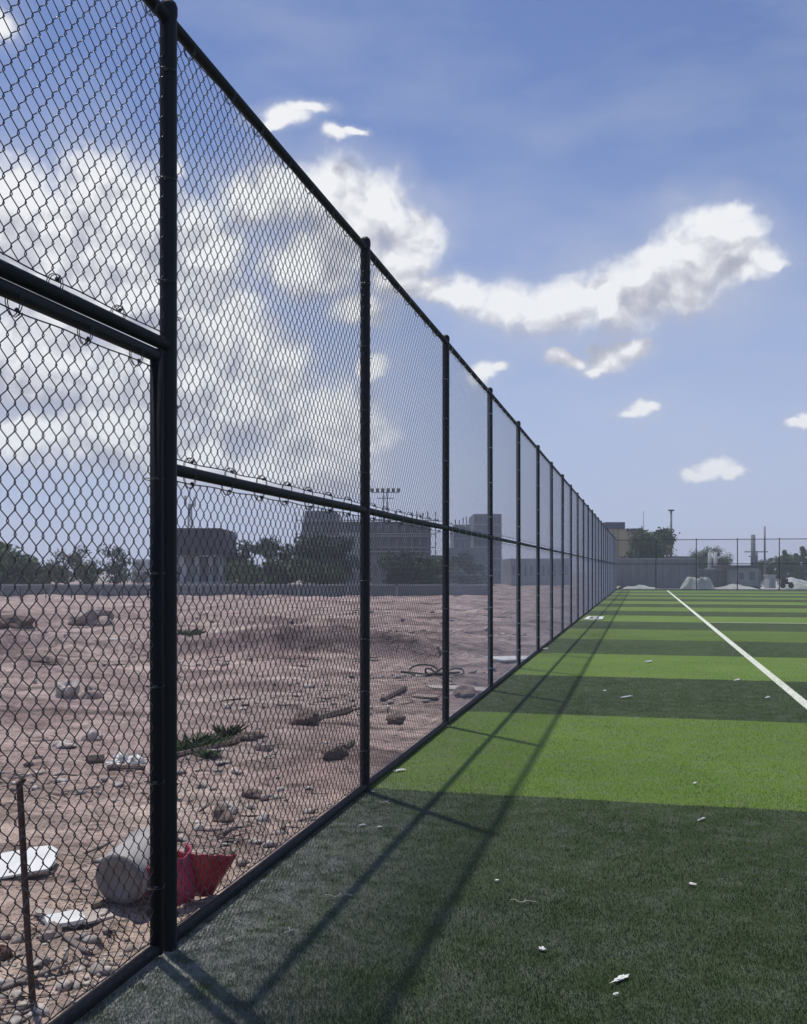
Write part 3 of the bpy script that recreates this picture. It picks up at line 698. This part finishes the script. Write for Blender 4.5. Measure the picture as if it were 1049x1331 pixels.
# ------------------------------------------------------------------ walls and buildings
def thing_at(name, label, cat, px, Zd, z=GB, rz=None, group=None):
    p = at(px, HOR, Zd); p.z = z
    return tag(empty(name, p, TH if rz is None else rz), label, cat, group)
def m_at(py, Zd): return CAM.z + (HOR-py)/F_PX*Zd
# low wall behind the dirt site
pL = at(-60, HOR, 60); pR = at(640, HOR, 60)
lw = tag(empty('low_wall', (pL.x, pL.y, 0), math.atan2(pR.y-pL.y, pR.x-pL.x)), 'long low grey concrete wall at the back edge of the dirt site', 'wall')
Lw = (pR-pL).length
wb = MB().box((Lw/2, 0, .05), (Lw, .25, 1.1)); wb.build('wall_panel', m_conc_d, lw)
cp = MB()
k = 0
while k < Lw: cp.box((k+1.48, -.0, .64), (2.92, .34, .09)); k += 3.0
cp.build('coping', m_conc, lw)
for i in range(0, int(Lw), 3): MB().box((i+.0, -.16, .03), (.16, .08, 1.06)).build('pier', m_conc, lw)
# thin railing before it on the left
rl = tag(empty('railing', at(-40, HOR, 52)*1.0, TH), 'thin dark wire railing in front of the hedge at the left', 'railing'); rl.location.z = tz(rl.location.x, rl.location.y)*0
for i in range(10): MB().tube([(i*1.35, 0, -.3), (i*1.35, 0, .62)], .03, 6).build('post', m_black, rl)
for z in (.55, .3): MB().tube([(0, -.02, z), (12.2, -.02, z)], .014, 5).build('rail', m_black, rl)
# pavilion with a dark roof box
Zp = 76; s = Zp/F_PX
pv = thing_at('pavilion', 'small pavilion with a heavy dark roof on pale piers, right of the thick post', 'building', 262, Zp, 0)
def xo(px): return (px-262)*s
rt, rbm = m_at(688, Zp), m_at(722, Zp)
rf = MB(); w = 78*s; d = 4.5; h = rt-rbm
prof = [(-w/2+.25, 0), (-w/2, .35), (-w/2, h-.5), (-w/2+.35, h-.1), (-w/2+.9, h), (w/2-.5, h), (w/2-.1, h-.15), (w/2, h-.5), (w/2, .25), (w/2-.2, 0)]
n = len(prof); rf.add([(x, -d/2, rbm+z) for x, z in prof]+[(x, d/2, rbm+z) for x, z in prof], [tuple(range(n)), tuple(range(2*n-1, n-1, -1))]+[(k, n+k, n+(k+1) % n, (k+1) % n) for k in range(n)])
roof = rf.build('roof', m_roofd, pv)
sm = MB()
for k in range(9): sm.box((-w/2+.5+k*(w-1)/8, -d/2-.03, rbm+h*.5), (.05, .06, h*.84))
sm.build('seam', m_black, roof)
for px in (230, 244, 262, 279, 291): MB().box((xo(px), -1.4, rbm/2-.1), (.32 if px != 244 else .5, .4, rbm+.15)).build('pier', m_bld_w if px < 262 else m_conc, pv)
MB().box((xo(236), .6, rbm/2-.1), (1.9, 1.8, rbm-.02+.15)).build('wall', m_bld_w, pv)
MB().box((xo(239), -.32, 1.1), (.75, .05, 1.3)).build('window', m_glass, pv)
MB().box((xo(272), 1.2, rbm/2-.1), (2.2, .3, rbm-.02+.15)).build('wall', m_conc, pv)
MB().box((xo(258), -.9, .30), (86*s, 3.8, .75)).build('plinth', m_conc, pv)
# lattice mast
def mast(px, Zd, top, label, wb=.9, name='lattice_mast'):
    t = thing_at(name, label, 'mast', px, Zd, 0); H = m_at(top, Zd); b = MB()
    for sx in (-1, 1):
        for sy in (-1, 1): b.tube([(sx*wb/2, sy*wb/2, -.3), (sx*wb*.22, sy*wb*.22, H)], .07, 5)
    k = 0; nn = 12
    for k in range(nn):
        a = wb/2*(1-.56*k/nn); c = wb/2*(1-.56*(k+1)/nn); z0, z1 = H*k/nn, H*(k+1)/nn; g = 1 if k % 2 else -1
        b.tube([(-a*g, -a, z0), (c*g, -c, z1)], .045, 4); b.tube([(-a*g, a, z0), (c*g, c, z1)], .045, 4); b.tube([(-c, -c, z1), (c, -c, z1)], .04, 4)
    b.build('tower', m_steel, t); return t, H
t, H = mast(247, 150, 655, 'slim grey lattice radio mast above the dark pavilion roof')
MB().tube([(0, 0, H), (0, 0, m_at(632, 150))], .06, 6).build('antenna', m_steel, t)
for dx, dz in ((-.7, .5), (.7, .3), (0, -.8)): MB().box((dx, 0, H+dz), (.35, .3, 1.5)).build('antenna_panel', m_bld_w, t)
# floodlight mast
Zf = 150; t = thing_at('floodlight_mast', 'twin floodlight mast above the scaffolded block behind the third bay', 'floodlight', 501, Zf, 0)
H = m_at(640, Zf)
MB().tube([(-.5, 0, -.3), (-.25, 0, H)], [.16, .1], 8).build('pole', m_steel, t); MB().tube([(.5, 0, -.3), (.25, 0, H)], [.16, .1], 8).build('pole', m_steel, t)
MB().box((0, 0, H), (4.2, .15, .12)).box((0, 0, H-.9), (2.6, .12, .12)).box((0, 0, H*.8), (.9, .1, .12)).box((0, 0, H*.6), (.9, .1, .12)).build('crossarm', m_steel, t)
for k in range(6): MB().box((-2+k*.8, -.2, H+.35), (.5, .35, .5), rx=.5).build('lamp_head', m_black, t)
# scaffolded block under construction
def framed(px0, px1, top, Zd, label, floors, bays, roof_stuff=True, m=None, base=-.3, dpt=10):
    s = Zd/F_PX; w = (px1-px0)*s; H = m_at(top, Zd); t = thing_at('building', label, 'building', (px0+px1)/2, Zd, 0)
    b = MB().box((0, dpt/2, (H+base)/2), (w, dpt, H-base)); b.build('wall', m or m_conc, t)
    fh = H/floors; bw = w/bays
    for i in range(floors):
        MB().box((0, -.12, fh*i+fh*.06), (w+.2, .22, .16)).build('floor_slab', m_conc, t)
        for k in range(bays):
            MB().box((-w/2+bw*(k+.5), -.03, fh*i+fh*.55), (bw*(.40+.12*((i*7+k*3) % 4)/3), .08, fh*(.36+.1*((i+k*5) % 3)/2))).build('window', m_glassf, t)
    if roof_stuff:
        rr = random.Random(floors+bays)
        for k in range(int(bays*1.5)):
            x = -w/2+w*(k+.5)/(bays*1.5); MB().tube([(x, .5, H-.1), (x+rr.uniform(-.1, .1), .5, H+rr.uniform(.5, 1.6))], .07, 5).build('column_starter', m_steel, t)
    return t, w, H
t, w, H = framed(392, 560, 678, 112, 'unfinished concrete block wrapped in scaffolding behind the trees', 4, 16, True, m_dkc)
for lv in range(5):
    MB().tube([(-w/2-.5, -1.3, 1+lv*H/4.6), (w/2+.5, -1.3, 1+lv*H/4.6)], .06, 5).build('scaffold_rail', m_steel, t)
for k in range(19): MB().tube([(-w/2-.5+k*(w+1)/18, -1.3, -.3), (-w/2-.5+k*(w+1)/18, -1.3, H+1.0)], .055, 5).build('scaffold_pole', m_steel, t)
framed(440, 476, 692, 95, 'blank grey block just before the second post', 3, 3, False, m_conc)
framed(397, 436, 664, 118, 'tall dark unfinished slab block above the trees', 7, 4, True, m_conc_d)
framed(483, 575, 722, 90, 'long low grey shed behind the third bay', 1, 9, False, m_conc_d)
framed(590, 612, 682, 120, 'dark distant block seen through the fourth bay', 4, 3, True, m_conc_d)
framed(616, 652, 668, 128, 'wide distant apartment block behind the fifth post', 6, 6, False, m_conc_d)
framed(583, 632, 712, 95, 'grey flat-roofed building low behind the fourth bay', 2, 6, False, m_conc_d)
framed(664, 740, 726, 100, 'long grey warehouse behind the farther bays', 1, 10, False, m_conc)
framed(172, 200, 727, 140, 'pale distant house wall behind the dark ragged tree', 2, 3, False, m_bld_w)
# tan tower at right
Zt_ = 118; s = Zt_/F_PX
tt = thing_at('tower_building', 'tan clad tower with a dark stepped top beyond the far corner', 'building', 811, Zt_, GB)
H1 = m_at(684, Zt_)
wl = MB().box((1*s, 1.5, (H1)/2), (48*s, 3, H1)); wl.build('wall', m_tan, tt)
for px in (797, 803.5, 818, 822, 834): MB().box(((px-811)*s, -.08, H1/2), (27*s/45 if px != 818 else 70*s/45, .2, H1-.2)).build('cladding_joint', m_tand, tt)
MB().box(((799-811)*s, 1.4, m_at(680, Zt_)-.0), (26*s, 3.2, 9*s)).build('dark_top', m_navy, tt)
for a, b_ in ((814.5, 817), (819.5, 827), (828.5, 835)): MB().box((((a+b_)/2-811)*s, -.1, H1-1.6*s), ((b_-a)*s, .4, 4*s)).build('parapet_panel', m_navy, tt)
# grey wall and dark roofed building behind far fence
def boundary(px0, px1, top, Zd, m, label, panels, base=GB):
    s = Zd/F_PX; t = thing_at('boundary_wall', label, 'wall', (px0+px1)/2, Zd, base); w = (px1-px0)*s; H = m_at(top, Zd)-base
    MB().box((0, 0, H/2), (w, .3, H)).build('wall_panel', m, t); MB().box((0, 0, H+.05), (w+.1, .4, .1)).build('coping', m_conc, t)
    for k in range(panels+1): MB().box((-w/2+w*k/panels, -.18, H/2), (.3, .12, H)).build('pier', m_conc_d, t)
boundary(780, 905, 727, 98, m_conc_d, 'tall grey concrete wall beyond the far corner of the pitch', 12)
boundary(905, 986, 741, 99, m_conc_d, 'lower grey wall behind the poplars and far fence', 8)
fm_ = framed
t, w, H = framed(868, 915, 723, 118, 'long dark-roofed shed beyond the far fence', 1, 8, False, m_conc_d)
t, w, H = framed(957, 985, 738, 96, 'small grey hut right of the poplars', 1, 2, False, m_conc)
MB().box((0, 3, H+.12), (w+.8, 7, .25)).build('roof', m_roofd, t)
# spoil heaps
def heap(px, Zd, w_px, top, label, seed, m=m_sand, flat_top=False, name='spoil_heap'):
    s = Zd/F_PX; R = w_px/2*s; p = at(px, HOR, Zd); p.z = -.3; H = m_at(top, Zd)+.3; n = 40; vs = []; fs = []
    for i in range(n+1):
        for j in range(n+1):
            u, v = i/n*2-1, j/n*2-1; rr = math.hypot(u, v)*(1+.25*mnoise.noise(Vector((u*2, v*2, seed))))
            hh = max(0, 1-rr)**.8 if not flat_top else min(1, max(0, 1-rr)*2.2)
            vs.append((u*R, v*R*.6, H*(hh*(1+.25*mnoise.noise(Vector((u*4, v*4, seed+5)))) - (.06 if rr >= 1 else 0))))
    fs = [(i*(n+1)+j, (i+1)*(n+1)+j, (i+1)*(n+1)+j+1, i*(n+1)+j+1) for i in range(n) for j in range(n)]
    o = MB().add(vs, fs).build(name, m, smooth=True); o.location = p; o.rotation_euler = (0, 0, TH); tag(o, label, 'heap')
heap(832, 88, 60, 760, 'low wide pale heap at the far corner behind the fence', 1.2)
heap(906, 86, 50, 752, 'flat-topped pale heap behind the second far post', 2.2, flat_top=True)
heap(1030, 95, 86, 751, 'long white heap at the right behind the far fence', 3.2, m_bld_w)
heap(1040, 90, 60, 754, 'low grey heap before the long white one', 4.4)
heap(955, 88, 70, 759, 'very low pale heap between the third and fourth far posts', 5.2)
p_ = at(1005, HOR, 90); p_.z = 0
cb = tag(empty('site_cabin', (p_.x, p_.y, GB), TH), 'small white site cabin by the last visible far post', 'cabin')
MB().box((0, .8, .75), (.62, 1.2, 1.15)).build('wall', m_bld_w, cb); MB().box((0, .8, 1.36), (.75, 1.35, .07)).build('roof', m_bld_w, cb); MB().box((.05, .18, .65), (.3, .05, .9)).build('door', m_conc, cb)
# site cart
p_ = at(1021, HOR, 84); ct = tag(empty('hand_cart', (p_.x, p_.y, GB), TH), 'small dark cart with pale frame right of the last far post', 'cart')
MB().box((0, 0, .72), (1.0, .6, .18)).box((-.1, 0, .95), (.5, .45, .28)).build('body', m_black, ct)
MB().tube([(-.55, -.3, .55), (-.62, -.3, 1.05), (-.62, .3, 1.05), (-.55, .3, .55)], .03, 6).build('handle', m_bld_w, ct)
for x in (-.35, .35):
    M0 = Matrix.Translation((x, -.33, .52)) @ Matrix.Rotation(math.pi/2, 4, 'X'); MB().lathe([(.0001, -.04), (.1, -.05), (.2, -.05), (.23, -.03), (.23, .03), (.2, .05), (.0001, .04)], 16, M0).build('wheel', m_black, ct)
# poles on the right
def pole(px, Zd, top, r, m, label, name='utility_pole', cat='pole', arms=()):
    t = thing_at(name, label, cat, px, Zd, GB); H = m_at(top, Zd)-GB
    MB().tube([(0, 0, 0), (0, 0, H)], [r*1.15, r*.85], 8).build('shaft', m, t, smooth=True)
    for z, w in arms: MB().box((0, 0, H-z), (w, .1, .1)).build('crossarm', m, t)
    return t, H
t, H = pole(872.5, 110, 664, .13, m_steel, 'tall slim lamp pole above the big dark tree', 'street_lamp', 'lamp pole')
MB().box((0, 0, H+.05), (.6, .3, .16)).build('lamp_head', m_black, t)
pole(922.5, 105, 718, .22, m_bld_w, 'left one of the two thick white posts before the poplars', 'concrete_post', 'post', ())
pole(930, 105, 718, .22, m_bld_w, 'right one of the two thick white posts before the poplars', 'concrete_post', 'post', ())
t, H = pole(979, 100, 695, .26, m_conc_d, 'thick dark utility pole with bracket right of the third far bay', arms=((2.2, .9),))
MB().tube([(2*.16, 0, H-4.6), (2*.16, 0, H-2.2)], .12, 8).box((.16, 0, H-3.2), (.5, .2, .5)).build('transformer', m_conc_d, t)
pole(983, 101, 716, .18, m_conc_d, 'short dark pole beside the thick utility pole', arms=((.1, 2.4),))
pole(994, 120, 684, .13, m_steel, 'tall thin mast left of the far right trees', 'mast', 'mast')
pole(836.5, 250, 664, .10, m_steel, 'faint thin antenna mast behind the tan tower', 'antenna_mast', 'mast')
# ------------------------------------------------------------------ light and sky
sun_to = Vector((-1.06, .94, 3.95)).normalized()
EL = math.asin(sun_to.z); ROT = math.atan2(sun_to.x, sun_to.y)
sl = bpy.data.lights.new('sun', 'SUN'); sl.energy = 3.5; sl.angle = math.radians(1.0); sl.color = (1, .94, .85)
so = bpy.data.objects.new('sun', sl); C.objects.link(so); so.rotation_euler = sun_to.to_track_quat('Z', 'Y').to_euler()
w = bpy.data.worlds.new('World'); sc.world = w; w.use_nodes = True; nt = w.node_tree
bg = nt.nodes['Background']; STR = .1; bg.inputs[1].default_value = STR
sky = N(nt, 'ShaderNodeTexSky', sky_type='NISHITA'); sky.sun_disc = False; sky.sun_elevation = EL; sky.sun_rotation = ROT
sky.air_density = 1.0; sky.dust_density = .25; sky.ozone_density = 2.2
tc = N(nt, 'ShaderNodeTexCoord').outputs['Generated']
nv = N(nt, 'ShaderNodeVectorMath', operation='NORMALIZE'); nt.links.new(tc, nv.inputs[0])
sp = N(nt, 'ShaderNodeSeparateXYZ'); nt.links.new(nv.outputs[0], sp.inputs[0])
az = M_(nt, 'ARCTAN2', sp.outputs[0], sp.outputs[1]); el = M_(nt, 'ARCSINE', sp.outputs[2])
cv = N(nt, 'ShaderNodeCombineXYZ'); nt.links.new(az, cv.inputs[0]); nt.links.new(el, cv.inputs[1]); P = cv.outputs[0]
def azel(px, py):
    d = (at(px, py, 1)-CAM).normalized(); return math.atan2(d.x, d.y), math.asin(d.z)
CL = [(15,265,60,70),(70,290,60,60),(130,262,75,72),(200,285,60,68),(90,370,160,85),(60,470,140,75),(190,480,90,85),(185,380,90,80),(150,560,90,60),
      (262,330,55,75),(325,270,45,45),(370,262,50,50),(430,262,60,55),(490,268,52,45),(535,300,46,38),(520,335,40,35),(450,310,60,45),(400,345,70,45),
      (270,420,75,80),(320,520,120,75),(420,560,90,70),(380,610,120,45),(490,480,22,20),(360,470,60,50),(470,395,40,22),
      (370,150,30,16),(398,140,28,11),(350,160,24,9),(436,178,18,11),(455,173,16,7),(-5,25,30,25),(60,340,120,90),(150,330,90,80),(240,500,80,80),(250,590,90,45),(30,560,90,40),(215,400,60,90),(330,455,50,45),(455,285,60,50),(440,330,30,30),
      (545,372,44,20),(515,362,36,18),(575,385,40,18),(610,382,46,23),(670,395,56,30),(725,400,66,38),(790,396,84,44),(850,372,84,48),(905,335,78,50),(860,330,40,26),(950,305,46,40),(945,272,26,13),(985,330,42,20),(1008,336,26,10),(965,345,40,18),(925,285,30,22),
      (790,468,34,17),(820,455,26,15),(775,478,26,9),(725,466,16,10),(744,470,20,7),(836,533,20,14),(852,528,14,8),(825,540,16,7),(910,616,24,9),(930,608,26,13),(950,616,20,7),(1030,560,22,7),(1044,552,16,10),(628,487,20,18),(645,480,16,12),(235,215,20,16)]
g = bpy.data.node_groups.new('cloud_field', 'ShaderNodeTree')
g.interface.new_socket('P', in_out='INPUT', socket_type='NodeSocketVector'); g.interface.new_socket('F', in_out='OUTPUT', socket_type='NodeSocketFloat')
gi = g.nodes.new('NodeGroupInput'); go = g.nodes.new('NodeGroupOutput'); cur = None
for (x, y, rx, ry) in CL:
    a0, e0_ = azel(x, y); ax1, _ = azel(x+rx, y); _, ey = azel(x, y-ry)
    sx = 1/(ax1-a0); sy = 1/(ey-e0_)
    m1 = g.nodes.new('ShaderNodeVectorMath'); m1.operation = 'MULTIPLY_ADD'; m1.inputs[1].default_value = (sx, sy, 0); m1.inputs[2].default_value = (-a0*sx, -e0_*sy, 0)
    g.links.new(gi.outputs[0], m1.inputs[0])
    m2 = g.nodes.new('ShaderNodeVectorMath'); m2.operation = 'LENGTH'; g.links.new(m1.outputs[0], m2.inputs[0])
    if cur is None: cur = m2.outputs['Value']
    else:
        m3 = g.nodes.new('ShaderNodeMath'); m3.operation = 'SMOOTH_MIN'; m3.inputs[2].default_value = .25
        g.links.new(cur, m3.inputs[0]); g.links.new(m2.outputs['Value'], m3.inputs[1]); cur = m3.outputs[0]
g.links.new(cur, go.inputs[0])
def vm(op, a, b=None, c=None):
    n = N(nt, 'ShaderNodeVectorMath', operation=op)
    for i, q_ in enumerate((a, b, c)):
        if q_ is None: continue
        if isinstance(q_, tuple): n.inputs[i].default_value = q_
        else: nt.links.new(q_, n.inputs[i])
    return n.outputs[0]
def ncol(vec, scale, detail, rough=.55):
    n = N(nt, 'ShaderNodeTexNoise'); n.inputs['Scale'].default_value = scale; n.inputs['Detail'].default_value = detail; n.inputs['Roughness'].default_value = rough
    nt.links.new(vec, n.inputs['Vector']); return n.outputs[1]
w0 = vm('MULTIPLY_ADD', vm('SUBTRACT', ncol(P, 9, 2, .5), (.5, .5, .5)), (.05, .035, 0), P)
w1 = vm('MULTIPLY_ADD', vm('SUBTRACT', ncol(P, 26, 5, .5), (.5, .5, .5)), (.035, .028, 0), w0)
def field(vec):
    n = N(nt, 'ShaderNodeGroup'); n.node_tree = g; nt.links.new(vec, n.inputs[0]); return n.outputs[0]
F1 = field(w1); F2 = field(vm('ADD', w1, (0, .030, 0)))
nA = nz(nt, w1, 17, 4, .48)
nB = nz(nt, vm('ADD', w1, (-.005, .011, 0)), 17, 4, .48)
alpha = N(nt, 'ShaderNodeMapRange', interpolation_type='SMOOTHSTEP'); alpha.inputs[1].default_value = 1.26; alpha.inputs[2].default_value = .50
nC = nz(nt, w0, 62, 5, .6, .4)
nt.links.new(M_(nt, 'ADD', M_(nt, 'ADD', F1, M_(nt, 'MULTIPLY_ADD', nA, -.62, .29)), M_(nt, 'MULTIPLY_ADD', nC, -.62, .31)), alpha.inputs[0])
relief = M_(nt, 'MULTIPLY', M_(nt, 'SUBTRACT', nA, nB), 2.6)
under = M_(nt, 'SUBTRACT', F2, F1)                       # positive at tops, negative below
shade = M_(nt, 'ADD', M_(nt, 'MULTIPLY_ADD', under, .45, .60), M_(nt, 'ADD', relief, M_(nt, 'MULTIPLY_ADD', nC, .3, -.15)), clamp=True)
ccol = ramp(nt, shade, [(0.0, (.36, .38, .47)), (.35, (.50, .51, .58)), (.6, (.70, .71, .75)), (.85, (.95, .96, .97))])
ccol = vm('SCALE', ccol); ccol.node.inputs['Scale'].default_value = 1/STR
skyc = mix(nt, 1.0, sky.outputs[0], (.84, .85, 1.06), 'MULTIPLY')
lowm = ramp(nt, el, [(0.0, 1.0), (.50, 0.0)], 'EASE')
lowc = vm('SCALE', sky.outputs[0]); lowc.node.inputs['Scale'].default_value = 0
skyc = mix(nt, M_(nt, 'MULTIPLY', lowm, .85), skyc, (.455/STR, .54/STR, .77/STR))
# thin veil near the horizon
halo = N(nt, 'ShaderNodeMapRange', interpolation_type='SMOOTHSTEP'); halo.inputs[1].default_value = 2.3; halo.inputs[2].default_value = .8
nt.links.new(M_(nt, 'ADD', F1, M_(nt, 'MULTIPLY_ADD', nA, -1.6, .8)), halo.inputs[0])
vs_ = N(nt, 'ShaderNodeMapping'); vs_.inputs['Scale'].default_value = (1.0, 3.2, 1); nt.links.new(w0, vs_.inputs[0])
veil = M_(nt, 'MULTIPLY', ramp(nt, nz(nt, vs_.outputs[0], 3.5, 5, .55), [(.42, 0.0), (.75, 1.0)]), .30)
skyc = mix(nt, veil, skyc, (.60/STR, .64/STR, .74/STR))
skyc = mix(nt, M_(nt, 'MULTIPLY', halo.outputs[0], .42), skyc, (.50/STR, .54/STR, .67/STR))
fin = mix(nt, M_(nt, 'MULTIPLY', alpha.outputs[0], .96), skyc, ccol)
nt.links.new(fin, bg.inputs[0])
w.cycles.sampling_method = 'MANUAL'; w.cycles.sample_map_resolution = 512
sc.view_settings.view_transform = 'Standard'; sc.view_settings.look = 'None'; sc.view_settings.exposure = 0; sc.view_settings.gamma = 1
sc.cycles.max_bounces = 6; sc.cycles.diffuse_bounces = 3; sc.cycles.glossy_bounces = 3

# ------------------------------------------------------------------ haze
HZ = True
if HZ:
    hb = MB().box((0, 700, 19.25), (1796, 1596, 42)); 
    m = bpy.data.materials.new('haze'); m.use_nodes = True; nt = m.node_tree; nt.nodes.clear()
    o_ = nt.nodes.new('ShaderNodeOutputMaterial'); pv_ = nt.nodes.new('ShaderNodeVolumePrincipled'); nt.links.new(pv_.outputs[0], o_.inputs['Volume'])
    pv_.inputs['Density'].default_value = .0012; pv_.inputs['Color'].default_value = (.80, .87, 1, 1)
    tag(hb.build('haze', m), 'thin pale blue summer haze', 'haze', kind='stuff')
    sc.cycles.volume_bounces = 1
